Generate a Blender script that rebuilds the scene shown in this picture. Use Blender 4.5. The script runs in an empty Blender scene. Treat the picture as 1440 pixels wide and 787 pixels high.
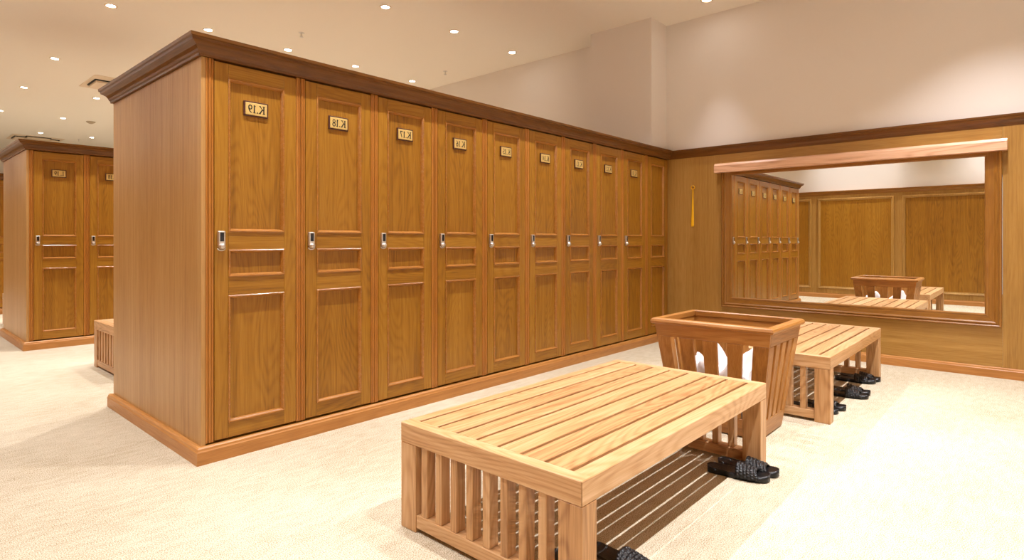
import bpy, bmesh, math, random
from mathutils import Vector, Matrix, noise
random.seed(7)
scene = bpy.context.scene
COL = scene.collection
PI = math.pi

# ------------------------------------------------------------------ camera
CX, V1, V2, HY = 720.0, 1450.0, -195.0, 338.0
FPX = math.sqrt((V1 - CX) * (CX - V2))
THETA = math.atan((V1 - CX) / FPX)
cam_d = bpy.data.cameras.new('camera')
cam = bpy.data.objects.new('camera', cam_d)
COL.objects.link(cam)
cam_d.sensor_fit = 'HORIZONTAL'
cam_d.sensor_width = 36.0
cam_d.lens = FPX / 1440.0 * 36.0
cam_d.shift_y = -(393.5 - HY) / 1440.0
cam_d.clip_start = 0.02
cam_d.clip_end = 100
cam.location = (0, 0, 1.15)
cam.rotation_euler = (PI / 2, 0, THETA - PI / 2)
scene.camera = cam

# ------------------------------------------------------------------ light levels
scene.view_settings.view_transform = 'Standard'
scene.view_settings.look = 'None'
scene.view_settings.gamma = 1.0
scene.view_settings.use_curve_mapping = False
scene.view_settings.exposure = 0.0
scene.cycles.max_bounces = 10
scene.cycles.diffuse_bounces = 6
scene.cycles.glossy_bounces = 5
scene.cycles.sample_clamp_indirect = 6.0
scene.cycles.use_denoising = True
world = bpy.data.worlds.new('world')
scene.world = world
world.use_nodes = True
world.node_tree.nodes['Background'].inputs[0].default_value = (1.0, 0.86, 0.7, 1)
world.node_tree.nodes['Background'].inputs[1].default_value = 0.3
LAMP_POWER = 195.0
LAMP_COLOR = (0.97, 0.955, 1.0)
LAMP_ANGLE = math.radians(98)
LAMP_BLEND = 1.0
LAMP_RADIUS = 0.022
LENS_GLOW = 60.0

# ------------------------------------------------------------------ room sizes
XW = 6.36          # wall with the mirror
XO = -0.35         # panelled wall behind the camera
YR, YL = -1.5, 22.0
ZC = 3.69
ZT = 2.195         # top of the cornice
ZD = 2.10          # underside of the cornice

# ------------------------------------------------------------------ materials
def new_mat(name):
    m = bpy.data.materials.new(name)
    m.use_nodes = True
    nt = m.node_tree
    return m, nt, nt.nodes['Principled BSDF']

def N(nt, kind, **kw):
    n = nt.nodes.new(kind)
    for k, v in kw.items():
        setattr(n, k, v)
    return n

def math_node(nt, op, a, b=None, c=None):
    n = N(nt, 'ShaderNodeMath', operation=op)
    for i, v in enumerate((a, b, c)):
        if v is None:
            continue
        if isinstance(v, (int, float)):
            n.inputs[i].default_value = v
        else:
            nt.links.new(v, n.inputs[i])
    return n.outputs[0]

def mix_rgb(nt, fac, a, b, blend='MIX'):
    n = N(nt, 'ShaderNodeMix', data_type='RGBA', blend_type=blend)
    for i, v in ((0, fac), (6, a), (7, b)):
        if isinstance(v, (int, float)):
            n.inputs[i].default_value = v
        elif isinstance(v, tuple):
            n.inputs[i].default_value = (*v, 1)
        else:
            nt.links.new(v, n.inputs[i])
    return n.outputs[2]

def wood(name, axis, light, mid, dark, rough=0.36, rings=1.0, ring_n=16.0, streak=0.6,
         tone=0.25, strips=0.0, spec=0.45, scale=1.0):
    """timber with pores, streaks and cathedral figure; grain runs along `axis`"""
    m, nt, bsdf = new_mat(name + '_' + 'xyz'[axis])
    L = nt.links
    tc = N(nt, 'ShaderNodeTexCoord')
    oi = N(nt, 'ShaderNodeObjectInfo')
    comb = N(nt, 'ShaderNodeCombineXYZ')
    r1 = math_node(nt, 'MULTIPLY', oi.outputs['Random'], 37.0)
    r2 = math_node(nt, 'MULTIPLY', oi.outputs['Random'], 91.0)
    r3 = math_node(nt, 'MULTIPLY', oi.outputs['Random'], 53.0)
    for i, r in enumerate((r1, r2, r3)):
        L.new(r, comb.inputs[i])
    add = N(nt, 'ShaderNodeVectorMath', operation='ADD')
    L.new(tc.outputs['Object'], add.inputs[0])
    L.new(comb.outputs[0], add.inputs[1])

    def mapped(across, along):
        mp = N(nt, 'ShaderNodeMapping')
        s = [across * scale] * 3
        s[axis] = along * scale
        mp.inputs['Scale'].default_value = s
        L.new(add.outputs[0], mp.inputs[0])
        return mp.outputs[0]

    def noise_tex(vec, sc=1.0, detail=3.0, ro=0.55):
        n = N(nt, 'ShaderNodeTexNoise')
        n.inputs['Scale'].default_value = sc
        n.inputs['Detail'].default_value = detail
        n.inputs['Roughness'].default_value = ro
        L.new(vec, n.inputs['Vector'])
        return n.outputs['Fac']
    # cathedral figure: contour lines of a long smooth field
    field = noise_tex(mapped(5.5, 0.7), 1.0, 1.0, 0.4)
    ph = math_node(nt, 'MULTIPLY', field, ring_n * 6.283)
    wob = noise_tex(mapped(26.0, 3.0), 1.0, 2.0)
    ph = math_node(nt, 'ADD', ph, math_node(nt, 'MULTIPLY', wob, 2.6))
    s = math_node(nt, 'SINE', ph)
    ring = math_node(nt, 'POWER', math_node(nt, 'MULTIPLY_ADD', s, 0.5, 0.5), 1.8)
    # pores and streaks
    pore = noise_tex(mapped(230.0, 7.0), 1.0, 2.0, 0.6)
    strk = noise_tex(mapped(48.0, 0.9), 1.0, 3.0, 0.6)
    broad = noise_tex(mapped(6.0, 0.8), 1.0, 1.0)
    a = math_node(nt, 'MULTIPLY', ring, 0.15 * rings)
    b = math_node(nt, 'MULTIPLY', math_node(nt, 'SUBTRACT', strk, 0.5), 0.9 * streak)
    c = math_node(nt, 'MULTIPLY', math_node(nt, 'SUBTRACT', pore, 0.5), 0.62)
    d = math_node(nt, 'MULTIPLY', math_node(nt, 'SUBTRACT', broad, 0.5), 1.1 * tone)
    e = math_node(nt, 'MULTIPLY', math_node(nt, 'SUBTRACT', oi.outputs['Random'], 0.5), 0.6 * tone)
    t = math_node(nt, 'ADD', math_node(nt, 'ADD', a, b), math_node(nt, 'ADD', c, math_node(nt, 'ADD', d, e)))
    if strips:
        # veneer leaves laid side by side, each with its own tone
        sep = N(nt, 'ShaderNodeSeparateXYZ')
        L.new(tc.outputs['Object'], sep.inputs[0])
        u = math_node(nt, 'ADD', sep.outputs[0], sep.outputs[1]) if axis == 2 else sep.outputs[2]
        cell = math_node(nt, 'FLOOR', math_node(nt, 'DIVIDE', u, strips))
        wn = N(nt, 'ShaderNodeTexWhiteNoise', noise_dimensions='1D')
        L.new(cell, wn.inputs['W'])
        t = math_node(nt, 'ADD', t, math_node(nt, 'MULTIPLY', math_node(nt, 'SUBTRACT', wn.outputs['Value'], 0.5), 0.22))
    t = math_node(nt, 'ADD', t, 0.36)
    ramp = N(nt, 'ShaderNodeValToRGB')
    cr = ramp.color_ramp
    cr.elements[0].position = 0.0
    cr.elements[0].color = (*light, 1)
    cr.elements[1].position = 1.0
    cr.elements[1].color = (*dark, 1)
    el = cr.elements.new(0.45)
    el.color = (*mid, 1)
    L.new(t, ramp.inputs[0])
    L.new(ramp.outputs[0], bsdf.inputs['Base Color'])
    bsdf.inputs['Specular IOR Level'].default_value = spec
    rr = math_node(nt, 'MULTIPLY_ADD', pore, 0.18, rough - 0.08)
    L.new(rr, bsdf.inputs['Roughness'])
    bump = N(nt, 'ShaderNodeBump')
    bump.inputs['Strength'].default_value = 0.12
    bump.inputs['Distance'].default_value = 0.002
    L.new(pore, bump.inputs['Height'])
    L.new(bump.outputs[0], bsdf.inputs['Normal'])
    return m

def woods(name, *a, **k):
    return [wood(name, ax, *a, **k) for ax in range(3)]

def srgb(r, g, b):
    f = lambda c: ((c / 255 + 0.055) / 1.055) ** 2.4 if c > 10 else c / 255 / 12.92
    return (f(r), f(g), f(b))

OAK = woods('golden_oak', srgb(180, 132, 46), srgb(157, 107, 24), srgb(92, 54, 8), ring_n=24, streak=0.8)
OAK_PANEL = woods('oak_veneer', srgb(178, 130, 44), srgb(153, 103, 23), srgb(86, 50, 8), rings=1.0, ring_n=30, streak=0.8)
OAK_SIDE = woods('oak_side_veneer', srgb(200, 160, 104), srgb(180, 136, 78), srgb(132, 88, 42), strips=0.105, rings=0.2, streak=0.9)
OAK_WALL = woods('oak_wall_veneer', srgb(188, 148, 82), srgb(166, 123, 58), srgb(116, 76, 28), rings=0.5, strips=0.21)
CROWN = woods('shaded_crown', srgb(134, 88, 36), srgb(108, 66, 20), srgb(58, 33, 8), rings=0.9, rough=0.33)  # same stain as the lockers; the weaker light there is put into the colour
CROWN_M = woods('frame_oak', srgb(168, 118, 50), srgb(142, 93, 32), srgb(92, 54, 14), rings=0.7)
PLINTH = woods('plinth_oak', srgb(202, 148, 86), srgb(182, 124, 62), srgb(132, 80, 34), rings=0.6)
ASH = woods('pale_ash', srgb(216, 178, 134), srgb(194, 148, 98), srgb(136, 88, 46), rings=1.5, ring_n=26, tone=0.5, streak=1.0)
BASKET = woods('basket_oak', srgb(188, 136, 74), srgb(160, 106, 46), srgb(104, 60, 20), rings=0.9, tone=0.5)
LINTEL = woods('lintel_oak', srgb(238, 200, 168), srgb(220, 174, 140), srgb(146, 94, 62), rings=1.6, ring_n=16)
STILE_OAK = woods('stile_oak', srgb(194, 134, 62), srgb(168, 106, 36), srgb(104, 60, 16), rings=0.6)
MOULD = woods('moulding_oak', srgb(184, 130, 64), srgb(160, 104, 42), srgb(110, 64, 20), rings=0.4, rough=0.24, spec=0.7)

def plain(name, col, rough=0.5, metal=0.0, spec=0.5, bump=0.0, bump_scale=100.0, var=0.0):
    m, nt, b = new_mat(name)
    b.inputs['Base Color'].default_value = (*col, 1)
    b.inputs['Roughness'].default_value = rough
    b.inputs['Metallic'].default_value = metal
    b.inputs['Specular IOR Level'].default_value = spec
    tc = N(nt, 'ShaderNodeTexCoord')
    n = N(nt, 'ShaderNodeTexNoise')
    n.inputs['Scale'].default_value = bump_scale
    n.inputs['Detail'].default_value = 3
    nt.links.new(tc.outputs['Object'], n.inputs['Vector'])
    if bump:
        bp = N(nt, 'ShaderNodeBump')
        bp.inputs['Strength'].default_value = bump
        bp.inputs['Distance'].default_value = 0.004
        nt.links.new(n.outputs['Fac'], bp.inputs['Height'])
        nt.links.new(bp.outputs[0], b.inputs['Normal'])
    if var:
        c = mix_rgb(nt, n.outputs['Fac'], tuple(x * (1 - var) for x in col), tuple(min(1, x * (1 + var)) for x in col))
        nt.links.new(c, b.inputs['Base Color'])
    return m

PAINT = plain('wall_paint', (0.78, 0.73, 0.68), 0.9, spec=0.2, bump=0.12, bump_scale=260, var=0.02)
CEIL = plain('ceiling_paint', (0.90, 0.85, 0.765), 0.95, spec=0.1, bump=0.03, bump_scale=80, var=0.01)
GAP = plain('dark_recess', (0.035, 0.018, 0.008), 0.8)
BRASS = plain('brass_plate', (0.70, 0.50, 0.17), 0.35, 0.15, bump=0.1, bump_scale=400, var=0.15)
PLATE_EDGE = plain('plate_dark_edge', (0.07, 0.018, 0.012), 0.4)
INK = plain('black_enamel', (0.012, 0.010, 0.009), 0.5)
SILVER = plain('brushed_steel', (0.72, 0.70, 0.67), 0.3, 0.9, bump=0.05, bump_scale=500, var=0.08)
SCREEN = plain('black_keypad', (0.01, 0.01, 0.012), 0.15)
RUBBER = plain('black_rubber', (0.004, 0.004, 0.005), 0.30, spec=0.45, bump=0.35, bump_scale=600)
CLOTH = plain('white_towelling', (0.74, 0.71, 0.69), 0.95, spec=0.1, bump=0.6, bump_scale=700)
YELLOW = plain('yellow_plastic', (0.95, 0.52, 0.01), 0.35, spec=0.5, var=0.05, bump_scale=10)
VENT_WHITE = plain('vent_enamel', (0.80, 0.66, 0.50), 0.6, var=0.02)
VENT_SLOT = plain('vent_slot_black', (0.02, 0.018, 0.015), 0.7)
GRILLE = plain('vent_grille', (0.45, 0.37, 0.26), 0.7)

def carpet_material():
    m, nt, b = new_mat('cream_carpet')
    L = nt.links
    tc = N(nt, 'ShaderNodeTexCoord')
    def nz(s, det, sc=(1, 1, 1)):
        mp = N(nt, 'ShaderNodeMapping')
        mp.inputs['Scale'].default_value = sc
        L.new(tc.outputs['Object'], mp.inputs[0])
        n = N(nt, 'ShaderNodeTexNoise')
        n.inputs['Scale'].default_value = s
        n.inputs['Detail'].default_value = det
        L.new(mp.outputs[0], n.inputs['Vector'])
        return n.outputs['Fac']
    fine = nz(230, 2)
    mid = nz(22, 3, (0.5, 1.3, 1))
    big = nz(1.3, 3)
    sharp = math_node(nt, 'SMOOTH_MIN', 1.0, math_node(nt, 'MULTIPLY_ADD', math_node(nt, 'SUBTRACT', fine, 0.5), 3.2, 0.5), 0.05)
    sharp = math_node(nt, 'MAXIMUM', sharp, 0.0)
    t = math_node(nt, 'MULTIPLY', sharp, 0.55)
    t = math_node(nt, 'ADD', t, math_node(nt, 'MULTIPLY', mid, 0.3))
    t = math_node(nt, 'ADD', t, math_node(nt, 'MULTIPLY', big, 0.3))
    ramp = N(nt, 'ShaderNodeValToRGB')
    ramp.color_ramp.elements[0].position = 0.2
    ramp.color_ramp.elements[0].color = (0.26, 0.18, 0.075, 1)
    ramp.color_ramp.elements[1].position = 0.8
    ramp.color_ramp.elements[1].color = (0.74, 0.67, 0.52, 1)
    L.new(t, ramp.inputs[0])
    L.new(ramp.outputs[0], b.inputs['Base Color'])
    b.inputs['Roughness'].default_value = 1.0
    b.inputs['Specular IOR Level'].default_value = 0.05
    bp = N(nt, 'ShaderNodeBump')
    bp.inputs['Strength'].default_value = 0.5
    bp.inputs['Distance'].default_value = 0.006
    L.new(fine, bp.inputs['Height'])
    L.new(bp.outputs[0], b.inputs['Normal'])
    return m
CARPET = carpet_material()

def mirror_material():
    m, nt, b = new_mat('mirror_silver')
    b.inputs['Base Color'].default_value = (0.90, 0.92, 0.90, 1)
    b.inputs['Metallic'].default_value = 1.0
    b.inputs['Roughness'].default_value = 0.004
    return m
MIRROR = mirror_material()

def glow_material():
    m, nt, b = new_mat('lamp_glow')
    b.inputs['Base Color'].default_value = (1, 1, 1, 1)
    b.inputs['Emission Color'].default_value = (1, 0.93, 0.84, 1)
    b.inputs['Emission Strength'].default_value = LENS_GLOW
    return m
GLOW = glow_material()

# ------------------------------------------------------------------ mesh helpers
def to_mesh(name, bm, mat=None, smooth=False):
    me = bpy.data.meshes.new(name)
    bmesh.ops.recalc_face_normals(bm, faces=bm.faces[:])
    bm.to_mesh(me)
    bm.free()
    if mat:
        for mm in (mat if isinstance(mat, (list, tuple)) else [mat]):
            me.materials.append(mm)
    if smooth:
        for p in me.polygons:
            p.use_smooth = True
    return me

def add_box(bm, x0, x1, y0, y1, z0, z1, bevel=0.0, seg=1):
    vs = [bm.verts.new(v) for v in ((x0, y0, z0), (x1, y0, z0), (x1, y1, z0), (x0, y1, z0),
                                    (x0, y0, z1), (x1, y0, z1), (x1, y1, z1), (x0, y1, z1))]
    fs = [bm.faces.new([vs[i] for i in q]) for q in
          ((0, 3, 2, 1), (4, 5, 6, 7), (0, 1, 5, 4), (1, 2, 6, 5), (2, 3, 7, 6), (3, 0, 4, 7))]
    if bevel:
        es = list({e for f in fs for e in f.edges})
        bmesh.ops.bevel(bm, geom=es, offset=bevel, segments=seg, affect='EDGES', profile=0.5)
    return fs

def box_mesh(name, x0, x1, y0, y1, z0, z1, mat, bevel=0.0, seg=1):
    bm = bmesh.new()
    add_box(bm, x0, x1, y0, y1, z0, z1, bevel, seg)
    return to_mesh(name, bm, mat)

def add_hull8(bm, pts):
    vs = [bm.verts.new(p) for p in pts]
    for q in ((0, 3, 2, 1), (4, 5, 6, 7), (0, 1, 5, 4), (1, 2, 6, 5), (2, 3, 7, 6), (3, 0, 4, 7)):
        bm.faces.new([vs[i] for i in q])

def add_cyl(bm, c, r, z0, z1, n=24, r2=None):
    r2 = r if r2 is None else r2
    lo = [bm.verts.new((c[0] + r * math.cos(2 * PI * i / n), c[1] + r * math.sin(2 * PI * i / n), z0)) for i in range(n)]
    hi = [bm.verts.new((c[0] + r2 * math.cos(2 * PI * i / n), c[1] + r2 * math.sin(2 * PI * i / n), z1)) for i in range(n)]
    for i in range(n):
        j = (i + 1) % n
        bm.faces.new((lo[i], lo[j], hi[j], hi[i]))
    bm.faces.new(lo[::-1])
    bm.faces.new(hi)

def add_lathe(bm, prof, n=24, close=True):
    rings = []
    for r, z in prof:
        if r < 1e-6:
            rings.append([bm.verts.new((0, 0, z))])
        else:
            rings.append([bm.verts.new((r * math.cos(2 * PI * i / n), r * math.sin(2 * PI * i / n), z)) for i in range(n)])
    for a, b in zip(rings, rings[1:]):
        for i in range(n):
            j = (i + 1) % n
            if len(a) == 1 and len(b) == 1:
                continue
            if len(a) == 1:
                bm.faces.new((a[0], b[j], b[i]))
            elif len(b) == 1:
                bm.faces.new((a[i], a[j], b[0]))
            else:
                bm.faces.new((a[i], a[j], b[j], b[i]))

def add_tube(bm, pts, r, n=8, closed=False):
    pts = [Vector(p) for p in pts]
    m = len(pts)
    rings = []
    for i, p in enumerate(pts):
        if closed:
            t = pts[(i + 1) % m] - pts[i - 1]
        else:
            t = pts[min(i + 1, m - 1)] - pts[max(i - 1, 0)]
        t.normalize()
        up = Vector((0, 0, 1)) if abs(t.z) < 0.9 else Vector((1, 0, 0))
        a = t.cross(up).normalized()
        b = t.cross(a)
        rings.append([bm.verts.new(p + r * (math.cos(2 * PI * k / n) * a + math.sin(2 * PI * k / n) * b)) for k in range(n)])
    for i in range(m if closed else m - 1):
        A, B = rings[i], rings[(i + 1) % m]
        for k in range(n):
            j = (k + 1) % n
            bm.faces.new((A[k], A[j], B[j], B[k]))
    if not closed:
        bm.faces.new(rings[0][::-1])
        bm.faces.new(rings[-1])

def add_ring_moulding(bm, x0, x1, z0, z1, prof):
    """rectangular moulding in the XZ plane facing -Y; prof = (inset, y) pairs, mitred corners"""
    loops = []
    for d, y in prof:
        loops.append([bm.verts.new(p) for p in ((x0 + d, y, z0 + d), (x1 - d, y, z0 + d), (x1 - d, y, z1 - d), (x0 + d, y, z1 - d))])
    for a, b in zip(loops, loops[1:] + loops[:1]):
        for i in range(4):
            j = (i + 1) % 4
            bm.faces.new((a[i], a[j], b[j], b[i]))

def add_sweep(bm, path, prof, close_ends=True):
    """prof = (outward, z) closed polygon; path = list of (point2d, mitred outward vector)"""
    rings = []
    for (p, o) in path:
        rings.append([bm.verts.new((p[0] + o[0] * d, p[1] + o[1] * d, z)) for d, z in prof])
    n = len(prof)
    for A, B in zip(rings, rings[1:]):
        for i in range(n):
            j = (i + 1) % n
            bm.faces.new((A[i], A[j], B[j], B[i]))
    if close_ends:
        bm.faces.new(rings[0])
        bm.faces.new(rings[-1][::-1])

def link(name, mesh, parent=None, loc=(0, 0, 0), rot=(0, 0, 0)):
    o = bpy.data.objects.new(name, mesh)
    COL.objects.link(o)
    o.location = loc
    o.rotation_euler = rot
    if parent:
        o.parent = parent
    return o

def tag(o, label, cat, group=None):
    o['label'] = label
    o['category'] = cat
    if group:
        o['group'] = group
    return o

def thing(name, label, cat, loc=(0, 0, 0), rotz=0.0, group=None):
    o = bpy.data.objects.new(name, None)
    o.empty_display_size = 0.1
    COL.objects.link(o)
    o.location = loc
    o.rotation_euler = (0, 0, rotz)
    return tag(o, label, cat, group)

def struct(name, mesh, parent=None, loc=(0, 0, 0)):
    o = link(name, mesh, parent, loc)
    if not parent:
        o['kind'] = 'structure'
    return o

def copy_tree(o, parent=None):
    c = o.copy()
    COL.objects.link(c)
    c.parent = parent
    for ch in list(o.children):
        copy_tree(ch, c)
    return c

# ------------------------------------------------------------------ room shell
struct('floor', box_mesh('floor', XO - .1, XW + .1, YR - .1, YL + .1, -0.1, 0.0, CARPET))
struct('ceiling', box_mesh('ceiling', XO - .1, XW + .1, YR - .1, YL + .1, ZC, ZC + 0.1, CEIL))
wall_r = struct('wall_right', box_mesh('wall_right', XW, XW + .1, YR - .1, YL + .1, 0, ZC, PAINT))
wall_b = struct('wall_back', box_mesh('wall_back', XO - .1, XO, YR - .1, YL + .1, 0, ZC, PAINT))
struct('wall_near', box_mesh('wall_near', XO, XW, YR - .1, YR, 0, ZC, PAINT))
struct('wall_far', box_mesh('wall_far', XO, XW, YL, YL + .1, 0, ZC, PAINT))
struct('trim_1', box_mesh('column', XW - .365, XW, 3.225, 4.05, ZT + .001, ZC, PAINT)).name = 'wall_column'

# oak panelling on the mirror wall, board by board
PT = 0.014
def wall_panel(x, y0, y1, z0, z1, axis, parent):
    return link('panel', box_mesh('panel', x - PT, x - 0.0005, y0 + .0004, y1 - .0004, z0 + .0004, z1 - .0004, OAK_WALL[axis], 0.0006), parent)
wall_panel(XW, 2.562, 3.215, 0.02, ZD, 2, wall_r)
wall_panel(XW, 0.177, 2.562, 0.02, 0.70, 1, wall_r)
wall_panel(XW, 0.177, 2.562, 1.70, ZD, 1, wall_r)
wall_panel(XW, -0.72, 0.177, 0.02, ZD, 2, wall_r)
wall_panel(XW, YR, -0.72, 0.02, ZD, 2, wall_r)

CROWN_PROF = [(0.0, 0.0), (0.014, 0.0), (0.016, 0.012), (0.022, 0.018), (0.026, 0.030), (0.036, 0.046), (0.052, 0.058),
              (0.062, 0.063), (0.064, 0.076), (0.072, 0.080), (0.074, 0.096), (0.0, 0.096)]
BASE_PROF = [(0.0, 0.0), (0.030, 0.0), (0.030, 0.066), (0.026, 0.072), (0.024, 0.082), (0.017, 0.088), (0.015, 0.089), (0.0, 0.089)]

def strip(name, p0, p1, out, prof, z, mat, kind=None, k0=0.0, k1=0.0):
    """straight moulding; k0/k1 add mitre at the ends per unit of projection"""
    bm = bmesh.new()
    d = Vector((p1[0] - p0[0], p1[1] - p0[1])).normalized()
    o0 = (out[0] - d.x * k0, out[1] - d.y * k0)
    o1 = (out[0] + d.x * k1, out[1] + d.y * k1)
    add_sweep(bm, [(p0, o0), (p1, o1)], [(a, b + z) for a, b in prof])
    me = to_mesh(name, bm, mat)
    o = link(name, me)
    if kind:
        o['kind'] = kind
    return o
strip('trim_1', (XW, YR), (XW, 3.19), (-1, 0), [(a * 0.75, b) for a, b in CROWN_PROF], ZD, CROWN[1], 'structure')
strip('baseboard_right', (XW, YR), (XW, 3.19), (-1, 0), BASE_PROF, 0, PLINTH[1], 'structure')
# behind the camera: panelled wall seen in the mirror
bm = bmesh.new()
strip('trim_2', (XO, YR), (XO, YL), (1, 0), [(a * 0.75, b * 0.9) for a, b in CROWN_PROF], 2.055, CROWN_M[1], 'structure')
strip('baseboard_back', (XO, YR), (XO, YL), (1, 0), BASE_PROF, 0, PLINTH[1], 'structure')
link('panel', box_mesh('panel_ground', XO, XO + 0.010, YR, YL, 0.0, 2.06, OAK_WALL[2]), wall_b)
y = 1.927 - 3 * 1.442
frames = [(1.927 + k * 1.442 - (0.0), 1.927 + k * 1.442 + 1.318) for k in range(-3, 5)]
FR_PROF = [(0.0, 0.0), (0.0, 0.012), (0.006, 0.022), (0.020, 0.024), (0.030, 0.016), (0.048, 0.010), (0.052, 0.0)]
for a, b in frames:
    a = max(a, YR + .06)
    if b - a < .3:
        continue
    bm = bmesh.new()
    add_ring_moulding(bm, a, b, 0.178, 2.0, [(d, -h) for d, h in FR_PROF])
    me = to_mesh('panel_moulding', bm, OAK_WALL[2])
    me.transform(Matrix(((0, -1, 0, 0), (1, 0, 0, 0), (0, 0, 1, 0), (0, 0, 0, 1))))
    link('panel_moulding', me, wall_b, (XO + 0.010, 0, 0))
    link('panel', box_mesh('panel', XO + .010, XO + .014, a + .053, b - .053, 0.231, 1.947, OAK_PANEL[2]), wall_b)

# ------------------------------------------------------------------ mirror with its frame
MY0, MY1, MZ0, MZ1 = 0.293, 2.432, 0.534, 1.86
FW = 0.112
mir = thing('wall_mirror', 'large wall mirror in a moulded oak frame under a thick pale oak lintel', 'mirror', (XW - PT, 0, 0))
link('mirror_glass', box_mesh('mirror_glass', -0.012, -0.008, MY0 - .01, MY1 + .01, MZ0 - .01, MZ1 + .01, MIRROR), mir)
link('backing_board', box_mesh('backing_board', -0.0078, -0.001, MY0 - .02, MY1 + .02, MZ0 - .02, MZ1 + .02, OAK[2]), mir)
FP = [(0.0, 0.0), (0.0, 0.040), (0.004, 0.046), (0.014, 0.048), (0.019, 0.044), (0.021, 0.034), (0.028, 0.034),
      (0.033, 0.038), (0.040, 0.036), (0.048, 0.029), (0.088, 0.023), (0.098, 0.026), (0.106, 0.024), (0.112, 0.016), (0.112, 0.0)]
def frame_rail(side):
    """one mitred rail of the picture-frame moulding"""
    bm = bmesh.new()
    oy0, oy1, oz0, oz1 = MY0 - FW, MY1 + FW, MZ0 - FW, MZ1 + FW
    ends = []
    for e in (0, 1):
        ring = []
        for d, h in FP:
            if side == 'bottom':
                p = (-h, (oy0 + d) if e == 0 else (oy1 - d), oz0 + d)
            elif side == 'top':
                p = (-h, (oy0 + d) if e == 0 else (oy1 - d), oz1 - d)
            elif side == 'right':
                p = (-h, oy0 + d, (oz0 + d) if e == 0 else (oz1 - d))
            else:
                p = (-h, oy1 - d, (oz0 + d) if e == 0 else (oz1 - d))
            ring.append(bm.verts.new(p))
        ends.append(ring)
    n = len(FP)
    for i in range(n):
        j = (i + 1) % n
        bm.faces.new((ends[0][i], ends[0][j], ends[1][j], ends[1][i]))
    bm.faces.new(ends[0])
    bm.faces.new(ends[1][::-1])
    return to_mesh('frame_rail', bm, CROWN_M[1 if side in ('bottom', 'top') else 2])
for s in ('bottom', 'top', 'right', 'left'):
    link('frame_rail', frame_rail(s), mir, (-0.0005, 0, 0))
bm = bmesh.new()
D = 0.095
prof = [(0.0, 1.895), (D, 1.895), (D, 1.968), (D - .012, 1.985), (D - .016, 1.992), (0.0, 1.996)]
lo = [bm.verts.new((-a, 0.146, z)) for a, z in prof]
hi = [bm.verts.new((-a, 2.604, z)) for a, z in prof]
for i in range(len(prof)):
    j = (i + 1) % len(prof)
    bm.faces.new((lo[i], lo[j], hi[j], hi[i]))
bm.faces.new(lo)
bm.faces.new(hi[::-1])
lt = link('lintel', to_mesh('lintel', bm, LINTEL[1]), mir, (-0.0005, 0, 0))
lt['label'] = 'thick pale pinkish oak beam over the glass'

# ------------------------------------------------------------------ lockers
PITCH = 0.513
S0, S1 = 0.0, 0.041            # face stile, then the door
DX0, DX1 = 0.0440, 0.4955       # door in the unit
DEPTH = 0.76
FACE = 0.0                     # local y of the face; interior towards +y
DT = 0.022
bm = bmesh.new()
for q in ((0.0, 0.018), (PITCH - 0.018, PITCH)):
    add_box(bm, q[0], q[1], 0.026, DEPTH, 0.005, ZD)
add_box(bm, 0.018, PITCH - .018, DEPTH - .012, DEPTH, 0.005, ZD)
add_box(bm, 0.018, PITCH - .018, 0.026, DEPTH - .012, 0.06, 0.09)
add_box(bm, 0.018, PITCH - .018, 0.026, DEPTH - .012, ZD - .02, ZD)
BODY = to_mesh('body', bm, OAK[2])
bm = bmesh.new()
add_box(bm, 0.0005, 0.0125, 0.0, 0.026, 0.096, ZD, 0.0015)
add_box(bm, 0.0140, 0.0270, -0.003, 0.026, 0.096, ZD, 0.003, 2)
add_box(bm, 0.0285, 0.0405, 0.0, 0.026, 0.096, ZD, 0.0015)
add_box(bm, PITCH - 0.0145, PITCH - .0005, 0.0, 0.026, 0.096, ZD, 0.0015)
STILE = to_mesh('face_stile', bm, STILE_OAK[2])
ZB, ZTP = 0.101, 2.090
rails = [(ZB, 0.180), (0.856, 0.956), (1.100, 1.196), (2.014, ZTP)]
PX0, PX1 = DX0 + .071, DX1 - .071
bm = bmesh.new()
add_box(bm, DX0, PX0, 0.0, DT, ZB, ZTP, 0.0015)
add_box(bm, PX1, DX1, 0.0, DT, ZB, ZTP, 0.0015)
DOOR = to_mesh('door', bm, OAK[2])
RAILS = [box_mesh('rail', PX0 + .0004, PX1 - .0004, 0.0002, DT, a, b, OAK[0], 0.001) for a, b in rails]
PANELS, MOULDS = [], []
DM = [(0.0, 0.006), (0.0, -0.004), (0.003, -0.0065), (0.008, -0.006), (0.011, -0.001), (0.014, 0.003), (0.018, 0.013), (0.018, 0.016)]
for k in range(3):
    a, b = rails[k][1], rails[k + 1][0]
    PANELS.append(box_mesh('door_panel', PX0, PX1, 0.015, 0.021, a, b, OAK_PANEL[2]))
    bm = bmesh.new()
    add_ring_moulding(bm, PX0 - .001, PX1 + .001, a - .001, b + .001, DM)
    MOULDS.append(to_mesh('moulding', bm, MOULD[0]))
# number plate (fixed to the upper panel)
PLX, PLZ = (PX0 + PX1) / 2 - 0.003, 1.873
bm = bmesh.new()
add_box(bm, PLX - .068, PLX + .068, 0.0045, 0.0148, PLZ - .041, PLZ + .041, 0.002)
PLATE = to_mesh('number_plate', bm, PLATE_EDGE)
bm = bmesh.new()
add_box(bm, PLX - .060, PLX + .060, 0.0020, 0.006, PLZ - .034, PLZ + .034, 0.003, 2)
PLATE_FACE = to_mesh('plate_face', bm, BRASS)
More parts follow.
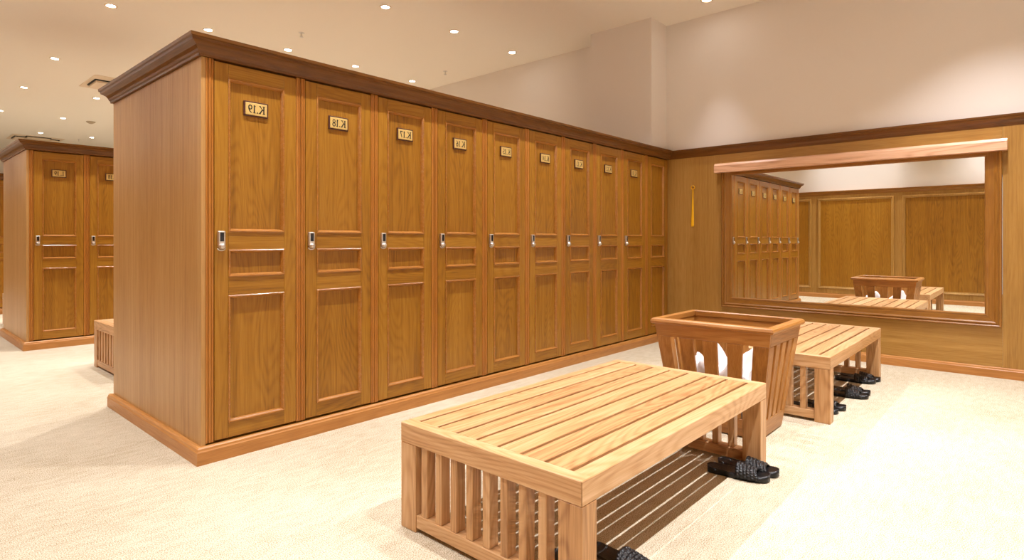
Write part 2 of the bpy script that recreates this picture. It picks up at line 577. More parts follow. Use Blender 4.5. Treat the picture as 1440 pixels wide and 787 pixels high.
# cam lock
LX, LZ = DX0 + .031, 1.155
bm = bmesh.new()
add_box(bm, LX - .019, LX + .019, -0.020, 0.0, LZ - .040, LZ + .045, 0.006, 3)
LOCK = to_mesh('lock', bm, SILVER)
LOCK_PAD = box_mesh('keypad', LX - .010, LX + .010, -0.0215, -0.018, LZ - .010, LZ + .038, SCREEN, 0.001)
bm = bmesh.new()
add_lathe(bm, [(0.0, 0.014), (0.010, 0.014), (0.013, 0.011), (0.013, 0.002), (0.017, 0.0), (0.017, -0.006), (0.0, -0.006)], 20)
LOCK_KNOB = to_mesh('lock_knob', bm, SILVER, True)
LOCK_KNOB.transform(Matrix.Translation((LX, -0.020, LZ - .036)) @ Matrix.Rotation(PI / 2, 4, 'X'))
bm = bmesh.new()
add_tube(bm, [(LX + .020 * math.cos(t), -0.012, LZ - .046 + .012 * math.sin(t)) for t in [PI + i * PI / 12 for i in range(13)]], 0.003, 8)
SHADOW_LOOP = to_mesh('lock_shadow_loop', bm, SILVER, True)  # solid loop added in place of the shadow cast below the lock

def arc(cx, cy, rx, ry, a0, a1, n=12):
    return [(cx + rx * math.cos(math.radians(a0 + (a1 - a0) * i / n)), cy + ry * math.sin(math.radians(a0 + (a1 - a0) * i / n))) for i in range(n + 1)]
TK, TN = 0.15, 0.075      # thick and thin strokes of the serif figures
GLYPHS = {   # advance, [(points, width)]
    'K': (0.86, [([(0.17, 0), (0.17, 1)], TK), ([(0.02, 0.03), (0.34, 0.03)], TN), ([(0.02, 0.97), (0.34, 0.97)], TN),
                 ([(0.20, 0.42), (0.66, 0.95)], TN), ([(0.34, 0.58), (0.70, 0.04)], TK), ([(0.54, 0.97), (0.80, 0.97)], TN), ([(0.56, 0.03), (0.84, 0.03)], TN)]),
    'L': (0.70, [([(0.17, 0), (0.17, 1)], TK), ([(0.02, 0.97), (0.34, 0.97)], TN), ([(0.02, 0.035), (0.62, 0.035)], TN), ([(0.61, 0.0), (0.61, 0.26)], TN)]),
    '.': (0.30, [([(0.08, 0.07), (0.22, 0.07)], 0.15)]),
    '1': (0.46, [([(0.24, 0), (0.24, 1)], TK), ([(0.24, 0.95), (0.08, 0.84)], TN), ([(0.08, 0.03), (0.41, 0.03)], TN)]),
    '2': (0.62, [(arc(0.29, 0.72, 0.21, 0.24, 170, -30), 0.12), ([(0.47, 0.60), (0.08, 0.06)], 0.10), ([(0.06, 0.06), (0.54, 0.06)], 0.13)]),
    '3': (0.60, [(arc(0.26, 0.74, 0.18, 0.22, 160, -80), 0.12), (arc(0.26, 0.27, 0.22, 0.25, 90, -160), 0.12)]),
    '4': (0.64, [([(0.38, 0), (0.38, 1)], 0.13), ([(0.36, 0.95), (0.06, 0.32)], TN), ([(0.04, 0.29), (0.56, 0.29)], 0.09)]),
    '5': (0.60, [([(0.14, 0.94), (0.50, 0.94)], 0.13), ([(0.14, 0.96), (0.11, 0.52)], TN), (arc(0.25, 0.31, 0.23, 0.27, 120, -160), 0.12)]),
    '6': (0.62, [(arc(0.30, 0.30, 0.20, 0.26, 0, 360, 20), 0.12), (arc(0.50, 0.32, 0.40, 0.64, 180, 95, 10), 0.11)]),
    '7': (0.60, [([(0.06, 0.93), (0.54, 0.93)], 0.13), ([(0.50, 0.92), (0.22, 0.0)], 0.12)]),
    '8': (0.62, [(arc(0.30, 0.26, 0.21, 0.23, 0, 360, 20), 0.11), (arc(0.30, 0.74, 0.18, 0.21, 0, 360, 20), 0.11)]),
    '9': (0.62, [(arc(0.30, 0.70, 0.20, 0.26, 0, 360, 20), 0.12), (arc(0.10, 0.68, 0.40, 0.64, 0, -85, 10), 0.11)]),
}
def text_mesh(txt):
    """raised serif lettering; these plates read mirror-wise in the photograph"""
    hgt = 0.043
    total = sum(GLYPHS[c][0] for c in txt)
    bm = bmesh.new()
    pen = -total / 2
    for c in txt:
        adv, strokes = GLYPHS[c]
        for pts, w in strokes:
            prev = None
            n = len(pts)
            for i, p in enumerate(pts):
                a = Vector(pts[max(i - 1, 0)])
                b = Vector(pts[min(i + 1, n - 1)])
                t = (b - a).normalized()
                nrm = Vector((-t.y, t.x)) * w / 2
                q = Vector(p)
                cur = []
                for sgn in (1, -1):
                    u = q + nrm * sgn
                    x = PLX - (pen + u.x) * hgt
                    z = PLZ + (u.y - 0.5) * hgt
                    cur.append((bm.verts.new((x, 0.0013, z)), bm.verts.new((x, 0.0021, z))))
                if prev:
                    bm.faces.new((prev[0][0], prev[1][0], cur[1][0], cur[0][0]))
                    bm.faces.new((prev[0][1], prev[0][0], cur[0][0], cur[0][1]))
                    bm.faces.new((prev[1][0], prev[1][1], cur[1][1], cur[1][0]))
                prev = cur
        pen += adv
    return to_mesh('lettering', bm, INK)

def build_locker(label, x, y, group, with_plate=True):
    t = thing('locker', label, 'locker', (x, y, 0), 0, group)
    link('body', BODY, t)
    link('face_stile', STILE, t)
    d = link('door', DOOR, t)
    for r in RAILS:
        link('rail', r, d)
    for p in PANELS:
        link('door_panel', p, d)
    for m_ in MOULDS:
        link('moulding', m_, d)
    lk = link('lock', LOCK, t)
    link('keypad', LOCK_PAD, lk)
    link('lock_knob', LOCK_KNOB, lk)
    link('lock_shadow_loop', SHADOW_LOOP, lk)
    if with_plate:
        pl = link('number_plate', PLATE, t)
        link('plate_face', PLATE_FACE, pl)
    return t

def letter(lk, txt):
    pl = [c for c in lk.children if c.name.split('.')[0] == 'number_plate'][0]
    link('lettering', text_mesh(txt), pl)

XK, YK = 1.188, 3.19
proto = build_locker('tall oak locker numbered K.19, nearest one at the corner of the long row', XK, YK, 'lockers of the long K row')
others = {18: 'tall oak locker numbered K.18, second from the near corner of the long row',
          17: 'tall oak locker numbered K.17, third from the near corner of the long row',
          16: 'tall oak locker numbered K.16, fourth from the near corner of the long row',
          15: 'tall oak locker numbered K.15, fifth from the near corner of the long row',
          14: 'tall oak locker numbered K.14, sixth from the near corner of the long row',
          13: 'tall oak locker numbered K.13, seventh from the near corner of the long row',
          12: 'tall oak locker numbered K.12, eighth from the near corner of the long row',
          11: 'tall oak locker numbered K.11, beside the unnumbered locker near the mirror wall'}
lockers = [(proto, 'K.19')]
for i, n_ in enumerate(sorted(others, reverse=True)):
    c = copy_tree(proto)
    c.location = (XK + PITCH * (i + 1), YK, 0)
    c['label'] = others[n_]
    lockers.append((c, 'K.%d' % n_))
def drop(lk, names):
    for ch in list(lk.children):
        if ch.name.split('.')[0] in names:
            for g in list(ch.children):
                bpy.data.objects.remove(g)
            bpy.data.objects.remove(ch)
last = copy_tree(proto)
last.location = (XK + PITCH * 9, YK, 0)
last['label'] = 'oak locker without a number or lock, tucked in the corner by the mirror wall'
drop(last, ('number_plate', 'lock'))
XL, YLK = 1.170, 7.83
LS = 0.95          # the L row's units are a little narrower
for i, (txt, lab) in enumerate((('L.19', 'oak locker numbered L.19 at the near corner of the row further left'),
                                ('L.18', 'oak locker numbered L.18 beside L.19, partly hidden by the long row'))):
    c = copy_tree(proto)
    c.location = (XL + PITCH * LS * i, YLK, 0)
    c['label'] = lab
    c['group'] = 'lockers of the L row'
    c.scale.x = LS
    lockers.append((c, txt))
c = copy_tree(proto)
c.location = (XL + PITCH * LS * 2, YLK, 0)
c.scale.x = LS
c['label'] = 'oak locker next after L.18, hidden behind the long row'
c['group'] = 'lockers of the L row'
drop(c, ('number_plate',))
XM, YM = 1.16, 12.03
c = copy_tree(proto)
c.location = (XM, YM, 0)
c['label'] = 'farthest oak locker, a sliver at the left edge beyond the L row'
drop(c, ('number_plate',))
c['group'] = 'lockers of the farthest row'
for lk, txt in lockers:
    letter(lk, txt)

def row_shell(x, y, n, depth, labels, cat_group):
    """end panel, cornice and plinth that run round a row of lockers"""
    x1 = x + n * PITCH if n < 10 else XW - .001
    ep = link('end_panel', box_mesh('end_panel', x - 0.022, x - 0.0005, y - 0.0005, y + depth, 0.002, ZD, OAK_SIDE[2], 0.0015))
    tag(ep, labels[0], 'panel')
    bk = link('back_panel', box_mesh('back_panel', x, x1, y + DEPTH + .001, y + depth, 0.002, ZD, OAK_SIDE[2]))
    tag(bk, labels[3], 'panel')
    cr = thing('cornice', labels[1], 'cornice')
    xa = x - 0.022
    for nm, p0, p1, out, k0, k1, ax in (('cornice_length', (xa, y), (x1, y), (0, -1), 1, 0, 0), ('cornice_length', (xa, y + depth), (xa, y), (-1, 0), 1, 1, 1),
                             ('cornice_length', (xa, y + depth), (x1, y + depth), (0, 1), 1, 0, 0)):
        s_ = strip(nm, p0, p1, out, CROWN_PROF, ZD + .0005, CROWN[ax], None, k0, k1)
        s_.parent = cr
    link('top_board', box_mesh('top_board', xa, x1, y, y + depth, ZD + .0005, ZT - .003, CROWN[0]), cr)
    for nm, p0, p1, out, k0, k1, ax, lb in (('plinth', (xa, y), (x1, y), (0, -1), 1, 0, 0, labels[2]), ('plinth', (xa, y + depth), (xa, y), (-1, 0), 1, 1, 1, labels[4])):
        tag(strip(nm, p0, p1, out, BASE_PROF, 0.0, PLINTH[ax], None, k0, k1), lb, 'plinth')
row_shell(XK, YK, 10, 1.56, ('wide veneered end panel of the long locker row beside K.19', 'shade-darkened oak cornice capping the long K locker row',
                             'moulded oak plinth along the foot of the long K locker row', 'oak back panel of the long K locker row', 'short oak plinth under the wide end panel beside K.19'), 'K')
row_shell(XL, YLK, 2.85, 1.46, ('narrow veneered end panel of the L locker row beside L.19', 'shade-darkened oak cornice capping the L locker row at left',
                             'moulded oak plinth along the foot of the L locker row', 'oak back panel of the L locker row', 'short oak plinth under the end panel beside L.19'), 'L')
row_shell(XM, YM, 1, 1.46, ('end panel of the farthest locker row, beyond the left edge', 'shade-darkened oak cornice capping the farthest locker row at the left edge',
                            'oak plinth under the farthest locker row at the left edge', 'oak back panel of the farthest locker row', 'short oak plinth under the end of the farthest locker row'), 'M')

# ------------------------------------------------------------------ benches
BL, BW, BH = 1.64, 0.885, 0.42
AH = 0.078
END = 0.052
def bench(label, loc, group):
    t = thing('slatted_bench', label, 'bench', loc, 0, group)
    g0, gp, gw = 0.0685, 0.1075, 0.0155
    # side aprons double as the outermost boards of the top
    link('side_apron', SIDE_A, t)
    link('side_apron', SIDE_B, t)
    link('end_apron', END_A, t)
    link('end_apron', END_A, t, (BL - END, 0, 0))
    for k in range(7):
        link('seat_slat', SLATS[0], t, (0, g0 + gw + gp * k, 0))
    for (x, y) in ((0, 0), (0, 1), (1, 0), (1, 1)):
        link('leg', LEG, t, (x * (BL - .082), y * (BW - .092), 0))
    for e in (0, 1):
        x = 0.004 if e == 0 else BL - 0.004 - 0.066
        link('foot_rail', FOOT, t, (x, 0, 0))
        for k in range(8):
            link('baluster', BAL, t, (0.008 if e == 0 else BL - .008 - .046, 0.092 + 0.0525 + k * 0.0842, 0))
    return t
g0, gp, gw = 0.0685, 0.1075, 0.0155
SIDE_A = box_mesh('side_apron', 0.0, BL, 0, g0, BH - AH, BH, ASH[0], 0.0025)
SIDE_B = box_mesh('side_apron', 0.0, BL, g0 + gp * 7 + gw, BW, BH - AH, BH, ASH[0], 0.0025)
END_A = box_mesh('end_apron', -0.0008, END, 0.0008 + 0.0, BW, BH - AH, BH + .0005, ASH[1], 0.0025)
SLATS = [box_mesh('seat_slat', END + .0003, BL - END - .0003, 0.0003, gp - gw - .0003, BH - .034, BH, ASH[0], 0.0022)]
LEG = box_mesh('leg', 0.0, 0.082, 0.0, 0.092, 0.0, BH - AH - .0005, ASH[2], 0.0025)
FOOT = box_mesh('foot_rail', 0.0, 0.066, 0.0925, BW - .0925, 0.018, 0.070, ASH[1], 0.002)
BAL = box_mesh('baluster', 0.0, 0.046, 0.0, 0.034, 0.0705, BH - AH - .0005, ASH[2], 0.002)
bench('pale slatted bench nearest the camera, in front of the wooden basket', (1.452, 1.013, 0), 'slatted benches')
bench('pale slatted bench behind the wooden basket, below the mirror', (4.03, 0.935, 0), 'slatted benches')
bench('pale slatted bench end peeping out left of the long locker row', (1.42, 5.515, 0), 'slatted benches')
bench('farthest slatted bench, a sliver at the left edge of the photo', (1.30, 9.72, 0), 'slatted benches')

# ------------------------------------------------------------------ basket
bk = thing('laundry_basket', 'tapered slatted oak basket holding white towels between the two benches', 'basket', (3.612, 1.42, 0))
HB = 0.668
TX, TY, BX, BY = 0.280, 0.352, 0.192, 0.265      # half sizes: top, bottom (outer faces)
ZR = HB - 0.038
THK = 0.017
def half(z):
    u = z / ZR
    return BX + (TX - BX) * u, BY + (TY - BY) * u
def side_board(face, s0, s1, z0, z1, mat, inset=0.0, thk=THK):
    bm = bmesh.new()
    pts = []
    for dd in (inset, inset + thk):
        for (s, z) in ((s0, z0), (s1, z0), (s1, z1), (s0, z1)):
            hx, hy = half(z)
            if face in ('front', 'back'):
                sg = -1 if face == 'front' else 1
                p = (sg * (hx - dd), s * (hy - 0.0005), z)
            else:
                sg = -1 if face == 'right' else 1
                p = (s * (hx - THK - .0005), sg * (hy - dd), z)
            pts.append(p)
    add_hull8(bm, pts)
    es = bm.edges[:]
    bmesh.ops.bevel(bm, geom=es, offset=0.0018, segments=1, affect='EDGES')
    return to_mesh('basket_board', bm, mat)
for face in ('front', 'back', 'right', 'left'):
    hor = BASKET[1] if face in ('front', 'back') else BASKET[0]
    link('top_board', side_board(face, -1, 1, ZR - .075, ZR, hor), bk)
    link('bottom_board', side_board(face, -1, 1, 0.008, 0.112, hor), bk)
    b_, g_ = 0.13, 0.0875
    if face in ('left', 'right'):
        b_, g_ = 0.138, 0.0775
    for k in range(5):
        s0 = -1 + 2 * k * (b_ + g_)
        link('slat', side_board(face, s0, s0 + 2 * b_, 0.1125, ZR - .0755, BASKET[2]), bk)
link('base_board', box_mesh('base_board', -BX + .03, BX - .03, -BY + .03, BY - .03, 0.02, 0.034, BASKET[1]), bk)
# rim moulding, four mitred lengths
RP = [(-0.026, 0.0), (0.012, 0.0), (0.018, 0.006), (0.020, 0.016), (0.014, 0.028), (0.004, 0.034), (-0.018, 0.036), (-0.026, 0.030)]
cs = [(-TX, -TY), (TX, -TY), (TX, TY), (-TX, TY)]
dirs = [(0, -1), (1, 0), (0, 1), (-1, 0)]
for k in range(4):
    p0, p1 = cs[k], cs[(k + 1) % 4]
    bm = bmesh.new()
    d = Vector((p1[0] - p0[0], p1[1] - p0[1])).normalized()
    o = dirs[k]
    add_sweep(bm, [(p0, (o[0] - d.x, o[1] - d.y)), (p1, (o[0] + d.x, o[1] + d.y))], [(a, b + ZR + .0005) for a, b in RP])
    link('rim', to_mesh('rim', bm, BASKET[0 if k % 2 == 0 else 1]), bk)

# towels heaped in the basket
def towel(label, cx, cy, z0, rx, ry, h, seed, top=None):
    bm = bmesh.new()
    nu, nv = 72, 30
    rings = []
    for j in range(nv + 1):
        v = j / nv
        ring = []
        for i in range(nu):
            a = 2 * PI * i / nu
            ph = v * PI
            ca, sa = math.cos(a), math.sin(a)
            sq = 1.0 / (abs(ca) ** 4 + abs(sa) ** 4) ** 0.25
            r = min(1.0, (max(0.0, math.sin(ph))) ** 0.45)
            zz = 0.5 - 0.5 * math.copysign(abs(math.cos(ph)) ** 0.7, math.cos(ph))
            p = Vector((ca * sq * r, sa * sq * r, zz))
            q = Vector((p.x * rx * 9, p.y * ry * 9, p.z * h * 5)) + Vector((seed, seed * 2, 0))
            f = noise.fractal(q, 0.9, 2.1, 4) * 0.16
            ridge = (1 - abs(noise.noise(q * 1.4 + Vector((7, 3, 1)))) * 2) * 0.09
            s = 0.86 + f * 0.6 + ridge * 0.7
            s = min(s, 0.995)
            zadd = (noise.noise(Vector((p.x * 2.2 + seed, p.y * 2.6, seed))) * 0.42 + ridge * 0.8) * zz
            z = z0 + h * max(0.0, zz * 0.85 + zadd)
            hx, hy = rx, ry
            if top:
                u = min(1.0, z / ZR)
                hx = rx + (TX - BX) * u
                hy = ry + (TY - BY) * u
            ring.append(bm.verts.new((cx + p.x * s * hx, cy + p.y * s * hy, z)))
        rings.append(ring)
    for A, B in zip(rings, rings[1:]):
        for i in range(nu):
            k = (i + 1) % nu
            bm.faces.new((A[i], A[k], B[k], B[i]))
    bmesh.ops.remove_doubles(bm, verts=bm.verts[:], dist=0.0004)
    o = link('towel', to_mesh('towel', bm, CLOTH, True))
    return tag(o, label, 'towel', 'towels in the basket')
BXc, BYc = 3.612, 1.42
towel('white crumpled towel filling the slatted oak basket', BXc, BYc, 0.036, BX - .026, BY - .026, 0.41, 3.3, True)

# ------------------------------------------------------------------ slippers
def slipper_parts(mirror=False):
    sx = -1 if mirror else 1
    Ls = 0.29
    def width(t):            # half widths left/right of the centre line, t from heel 0 to toe 1
        w = 0.040 + 0.012 * math.sin(PI * min(1, max(0, (t - .3) / .6)) * .9)
        if t < .12:
            w *= math.sqrt(max(0.0, 1 - ((.12 - t) / .12) ** 2)) * .98 + .02
        if t > .84:
            w *= math.sqrt(max(0.0, 1 - ((t - .84) / .16) ** 2)) * .98 + .02
        off = 0.006 * math.sin((t - .4) * 2.2) * sx
        return w, off
    nt_, nw = 48, 14
    bm = bmesh.new()
    top, bot = [], []
    for i in range(nt_ + 1):
        t = i / nt_
        w, off = width(t)
        y = -(t * Ls)
        lift = 0.010 * max(0, (t - .7) / .3) ** 2 + 0.006 * max(0, (.35 - t) / .35)
        rt, rb = [], []
        for j in range(nw + 1):
            s = -1 + 2 * j / nw
            x = off + s * w
            pat = 0.0008 * math.sin(t * 150) * math.sin(s * 26) if abs(s) < .8 else 0
            cup = 0.004 * abs(s) ** 4
            rt.append(bm.verts.new((x, y, 0.024 + lift + pat + cup)))
            rb.append(bm.verts.new((x * 0.96 + off * .04, y, 0.0005 + 0.6 * lift)))
        top.append(rt)
        bot.append(rb)
    for i in range(nt_):
        for j in range(nw):
            bm.faces.new((top[i][j], top[i][j + 1], top[i + 1][j + 1], top[i + 1][j]))
            bm.faces.new((bot[i][j], bot[i + 1][j], bot[i + 1][j + 1], bot[i][j + 1]))
        bm.faces.new((top[i][0], top[i + 1][0], bot[i + 1][0], bot[i][0]))
        bm.faces.new((top[i][nw], bot[i][nw], bot[i + 1][nw], top[i + 1][nw]))
    bm.faces.new([v for v in top[0]] + [v for v in bot[0][::-1]])
    bm.faces.new([v for v in top[nt_][::-1]] + [v for v in bot[nt_]])
    sole = to_mesh('sole', bm, RUBBER, True)
    # woven strap
    bm = bmesh.new()
    nu, nv = 60, 44
    outer, inner = [], []
    for i in range(nv + 1):
        q = i / nv
        ro, ri = [], []
        for j in range(nu + 1):
            u = j / nu
            a = PI * u
            # front edge curves back over the toes, back edge slopes
            t = 0.50 + q * (0.36 - 0.05 * math.sin(a) * 1.2) - 0.02 * math.sin(a) * (1 - q)
            w, off = width(t)
            hgt = (0.055 - 0.020 * q)
            rx = w + 0.003
            ca, sa = math.cos(a), math.sin(a)
            k = abs(sa) ** 0.75
            x = off - rx * math.copysign(abs(ca) ** 0.8, ca)
            z = 0.010 + (hgt) * k
            cell_a, cell_b = q * 6.0, u * 11.0
            row = int(cell_a)
            fa = cell_a % 1.0
            fb = (cell_b + 0.5 * (row % 2)) % 1.0
            bump = 0.0062 * (math.sin(PI * fa) ** 0.6) * (math.sin(PI * fb) ** 0.6)
            if q < .04 or q > .96:
                bump = 0.002
            nx, nz = -ca, sa
            ro.append(bm.verts.new((x + nx * bump, -t * Ls, z + nz * bump)))
            ri.append(bm.verts.new((x - nx * 0.004, -t * Ls, z - nz * 0.004)))
        outer.append(ro)
        inner.append(ri)
    for i in range(nv):
        for j in range(nu):
            bm.faces.new((outer[i][j], outer[i][j + 1], outer[i + 1][j + 1], outer[i + 1][j]))
            bm.faces.new((inner[i][j], inner[i + 1][j], inner[i + 1][j + 1], inner[i][j + 1]))
        bm.faces.new((outer[i][0], outer[i + 1][0], inner[i + 1][0], inner[i][0]))
        bm.faces.new((outer[i][nu], inner[i][nu], inner[i + 1][nu], outer[i + 1][nu]))
    for j in range(nu):
        bm.faces.new((outer[0][j], inner[0][j], inner[0][j + 1], outer[0][j + 1]))
        bm.faces.new((outer[nv][j], outer[nv][j + 1], inner[nv][j + 1], inner[nv][j]))
    strap = to_mesh('strap', bm, RUBBER, True)
    return sole, strap
SL = slipper_parts(False)
SR = slipper_parts(True)
def slipper(label, x, y, rot, right, group):
    t = thing('slipper', label, 'slipper', (x, y, 0), rot, group)
    so, st = SR if right else SL
    link('sole', so, t)
    link('strap', st, t)
g1 = 'slippers by the near bench leg'
slipper('black woven slide slipper at the near bench leg, the one closer to the camera', 2.832, 1.212, 0.15, False, g1)
slipper('black woven slide slipper at the near bench leg, the one closer to the basket', 2.93, 1.200, 0.17, True, g1)
g2 = 'slippers under the bench below the mirror'
slipper('black woven slipper under the mirror bench, front one of the middle pair', 4.83, 1.165, 0.10, False, g2)
slipper('black woven slipper under the mirror bench, rear one of the middle pair', 4.95, 1.175, 0.14, True, g2)
slipper('black woven slipper at the far leg of the mirror bench, closer to the camera', 5.385, 1.215, 0.10, False, g2)
slipper('black woven slipper at the far leg of the mirror bench, closer to the wall', 5.49, 1.20, 0.13, True, g2)
slipper('black slipper seen through the mirror bench end slats, left of its pair', 4.30, 1.24, 0.02, False, g2)
slipper('black slipper seen through the mirror bench end slats, right of its pair', 4.42, 1.22, 0.05, True, g2)
g3 = 'slippers under the near end of the nearest bench'
slipper('black slipper toe showing through the end slats of the nearest bench', 1.655, 1.300, 0.0, False, g3)
slipper('black slipper showing right of the front leg of the nearest bench', 1.785, 1.215, 0.0, True, g3)

# ------------------------------------------------------------------ shoehorn
sh = thing('shoehorn', 'yellow plastic shoehorn hanging by its ring left of the mirror', 'shoehorn', (XW - PT - .010, 2.885, 1.755))
bm = bmesh.new()
add_tube(bm, [(0, 0.020 * math.cos(2 * PI * i / 24), 0.020 * math.sin(2 * PI * i / 24)) for i in range(24)], 0.005, 8, True)
link('ring', to_mesh('ring', bm, YELLOW, True), sh)
bm = bmesh.new()
rings = []
for i in range(25):
    t = i / 24
    z = -0.021 - t * 0.425
    w = 0.0065 + 0.013 * max(0, (t - .15) / .85) ** 1.1
    if t > .93:
        w *= 1 - ((t - .93) / .07) ** 2 * .35
    ring = []
    for j in range(9):
        s = -1 + 2 * j / 8
        ring.append((s * w + 0.006 * t, 0.004 - 0.35 * w * (1 - s * s) * min(1, t * 2)))
    rings.append(([bm.verts.new((x - .003, y_, z)) for y_, x in ring], [bm.verts.new((x, y_, z)) for y_, x in ring]))
for (A, A2), (B, B2) in zip(rings, rings[1:]):
    for j in range(8):
        bm.faces.new((A[j], A[j + 1], B[j + 1], B[j]))
        bm.faces.new((A2[j], B2[j], B2[j + 1], A2[j + 1]))
    bm.faces.new((A[0], B[0], B2[0], A2[0]))
    bm.faces.new((A[8], A2[8], B2[8], B[8]))
bm.faces.new(rings[0][0] + rings[0][1][::-1])
bm.faces.new(rings[-1][0][::-1] + rings[-1][1])
link('blade', to_mesh('blade', bm, YELLOW, True), sh)
bm = bmesh.new()
add_tube(bm, [(-0.010, 0, 0.012), (0.010, 0, 0.012)], 0.003, 8)
tag(link('nail', to_mesh('nail', bm, SILVER), None, (XW - PT - .010, 2.885, 1.755)), 'small steel nail the yellow shoehorn hangs from', 'nail')

# ------------------------------------------------------------------ ceiling fittings
bm = bmesh.new()
add_lathe(bm, [(0.062, 0.0), (0.062, -0.004), (0.056, -0.007), (0.045, -0.005), (0.042, 0.0)], 28)
TRIM_RING = to_mesh('trim_ring', bm, VENT_WHITE, True)
bm = bmesh.new()
add_lathe(bm, [(0.0, -0.004), (0.028, -0.0038), (0.042, -0.001), (0.042, 0.0), (0.0, 0.0)], 24)
LENS = to_mesh('lens', bm, GLOW, True)
def spot_light(name, power, angle):
    sd = bpy.data.lights.new(name, 'SPOT')
    sd.energy = power
    sd.color = LAMP_COLOR
    sd.spot_size = angle
    sd.spot_blend = LAMP_BLEND
    sd.shadow_soft_size = LAMP_RADIUS
    return sd
SPOT = spot_light('spot', LAMP_POWER, LAMP_ANGLE)
SPOT_BRIGHT = spot_light('spot_bright', LAMP_POWER * 1.45, LAMP_ANGLE)
SPOT_DIM = spot_light('spot_dim', LAMP_POWER * 0.8, LAMP_ANGLE)
SPOT_NARROW = spot_light('spot_narrow', LAMP_POWER * 0.5, math.radians(52))
def downlight(x, y, label, group):
    t = thing('downlight', label, 'downlight', (x, y, ZC), 0, group)
    link('trim_ring', TRIM_RING, t)
    link('lens', LENS, t)
    sd = SPOT_NARROW if x > 5.8 else SPOT_BRIGHT if (y < 1 or x < 0.5) else SPOT_DIM if y < 3 else SPOT
    o = bpy.data.objects.new('spot', sd)
    COL.objects.link(o)
    o.parent = t
    o.location = (0, 0, -0.03)
    return t
vis = {(3.8, 5.24): 'lit downlight high at the top edge, upper left of a diagonal line of three',
       (4.8, 5.23): 'lit downlight in the middle of the three over the aisle behind the long locker row',
       (5.86, 5.23): 'lit downlight nearest the wall column, right of two other lamps',
       (5.95, 2.556): 'lit downlight cut by the top edge above the mirror wall',
       (1.8, 7.43): 'lit downlight at the top edge of the photo, upper left of the long row',
       (2.79, 7.405): 'lit downlight touching the top corner of the long locker row cornice',
       (3.79, 7.39): 'lit downlight just above the cornice over locker K.19 and K.18',
       (4.8, 7.35): 'lit downlight just above the cornice over locker K.17',
       (5.854, 7.36): 'lit downlight touching the cornice over locker K.16',
       (1.8, 10.17): 'large lit downlight alone above the L row, left of the ceiling vent',
       (1.8, 12.47): 'lit downlight left of the nearer ceiling vent, near the left edge',
       (2.8, 12.45): 'lit downlight just below the nearer ceiling vent',
       (1.81, 15.05): 'lit downlight cut by the left edge of the photo',
       (2.79, 15.0): 'lit downlight between the two ceiling vents, left of the round detector',
       (3.78, 15.0): 'lit downlight touching the side of the long row, right of the round detector',
       (2.82, 17.45): 'faint small downlight above the farther ceiling vent',
       (3.78, 17.26): 'lit downlight low over the L row, right of the farther ceiling vent'}
for (x, y), lab in vis.items():
    downlight(x, y, lab, 'ceiling downlights in view')
rows = {0.2: (0.0, 1.8, 2.8, 3.8, 4.85, 5.4), 2.56: (0.0, 1.0, 1.8, 2.8, 3.8, 4.85), 5.24: (0.0, 1.8, 2.8),
        7.42: (0.0,), 9.9: (2.8, 3.8, 4.8, 5.86), 12.47: (3.8, 4.8, 0.0), 10.17: (0.0,), 15.0: (0.0, 4.8), 17.4: (1.8,)}
for y, xs in rows.items():
    for x in xs:
        downlight(x, y, 'recessed ceiling downlight outside the photo or hidden by lockers', 'ceiling downlights out of view')

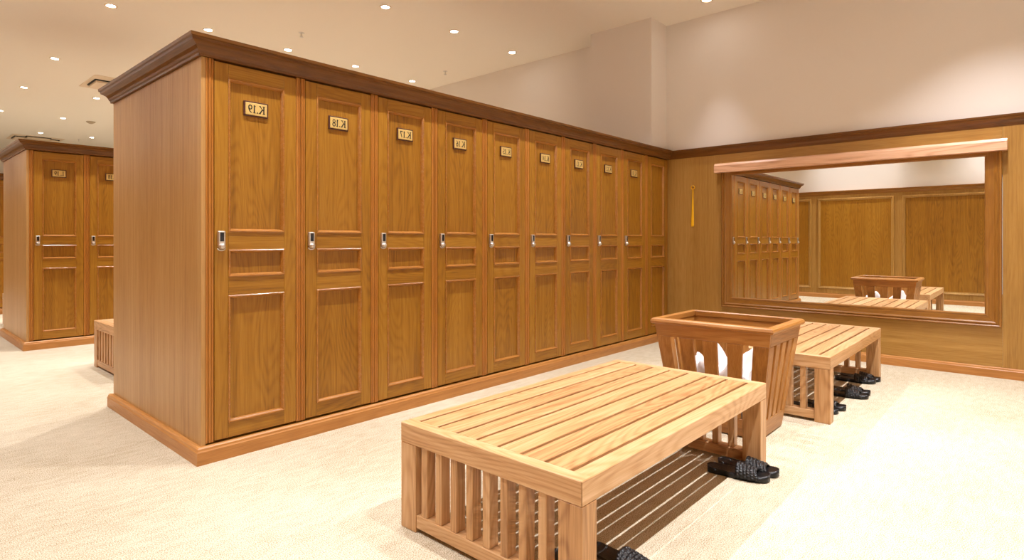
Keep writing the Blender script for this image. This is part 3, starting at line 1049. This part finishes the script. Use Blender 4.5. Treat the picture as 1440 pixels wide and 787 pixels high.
def vent(label, cx, cy):
    t = thing('ceiling_vent', label, 'vent', (cx, cy, ZC), 0, 'ceiling air vents')
    def slab(name, r, z0, z1, mat, corner):
        bm = bmesh.new()
        add_box(bm, -r, r, -r, r, z0, z1)
        es = [e for e in bm.edges if abs(e.verts[0].co.z - e.verts[1].co.z) > 1e-4]
        bmesh.ops.bevel(bm, geom=es, offset=corner, segments=6, affect='EDGES')
        return to_mesh(name, bm, mat)
    link('slot', slab('slot', 0.44, -0.022, -0.0005, VENT_SLOT, 0.20), t)
    link('outer_trim', slab('outer_trim', 0.50, -0.006, -0.0003, VENT_WHITE, 0.02), t)
    link('cover', slab('cover', 0.42, -0.050, -0.0225, VENT_WHITE, 0.20), t)
    link('grille', slab('grille', 0.25, -0.056, -0.0502, GRILLE, 0.01), t)
    for k in range(16):
        link('louvre', LOUVRE, t, (0, -0.235 + k * 0.0313, -0.060))
LOUVRE = box_mesh('louvre', -0.245, 0.245, -0.006, 0.006, -0.003, 0.0038, VENT_WHITE)
vent('square ceiling air vent beside the long row cornice', 2.88, 11.18)
vent('farther square ceiling air vent low over the L row cornice', 2.90, 18.55)

bm = bmesh.new()
add_lathe(bm, [(0.0, -0.004), (0.030, -0.004), (0.036, 0.0)], 20)
ESC = to_mesh('escutcheon', bm, SILVER, True)
bm = bmesh.new()
add_cyl(bm, (0, 0), 0.008, -0.050, -0.004, 10)
for k in range(2):
    add_box(bm, -0.012, 0.012, -0.002, 0.002, -0.040 - k * .006, -0.036 - k * .006)
HEAD = to_mesh('head', bm, SILVER)
bm = bmesh.new()
add_cyl(bm, (0, 0), 0.022, -0.054, -0.050, 16)
DEFL = to_mesh('deflector', bm, SILVER)
for x, y, lab in ((3.59, 6.66, 'sprinkler head on the ceiling right of the long row near corner'),
                  (5.84, 6.56, 'sprinkler head on the ceiling near the wall, above K.15'),
                  (3.63, 17.8, 'tiny sprinkler head near the farther ceiling vent'),
                  (3.20, 12.7, 'sprinkler head beside the upper left edge of the long row')):
    t = thing('sprinkler', lab, 'sprinkler', (x, y, ZC), 0, 'ceiling sprinklers')
    link('escutcheon', ESC, t)
    link('head', HEAD, t)
    link('deflector', DEFL, t)
bm = bmesh.new()
add_lathe(bm, [(0.0, -0.045), (0.03, -0.045), (0.05, -0.034), (0.07, -0.024), (0.085, -0.010), (0.085, 0.0), (0.0, 0.0)], 28)
tag(link('smoke_detector', to_mesh('smoke_detector', bm, GRILLE, True), None, (3.27, 15.0, ZC)),
    'flat round detector on the ceiling between two far downlights', 'detector')
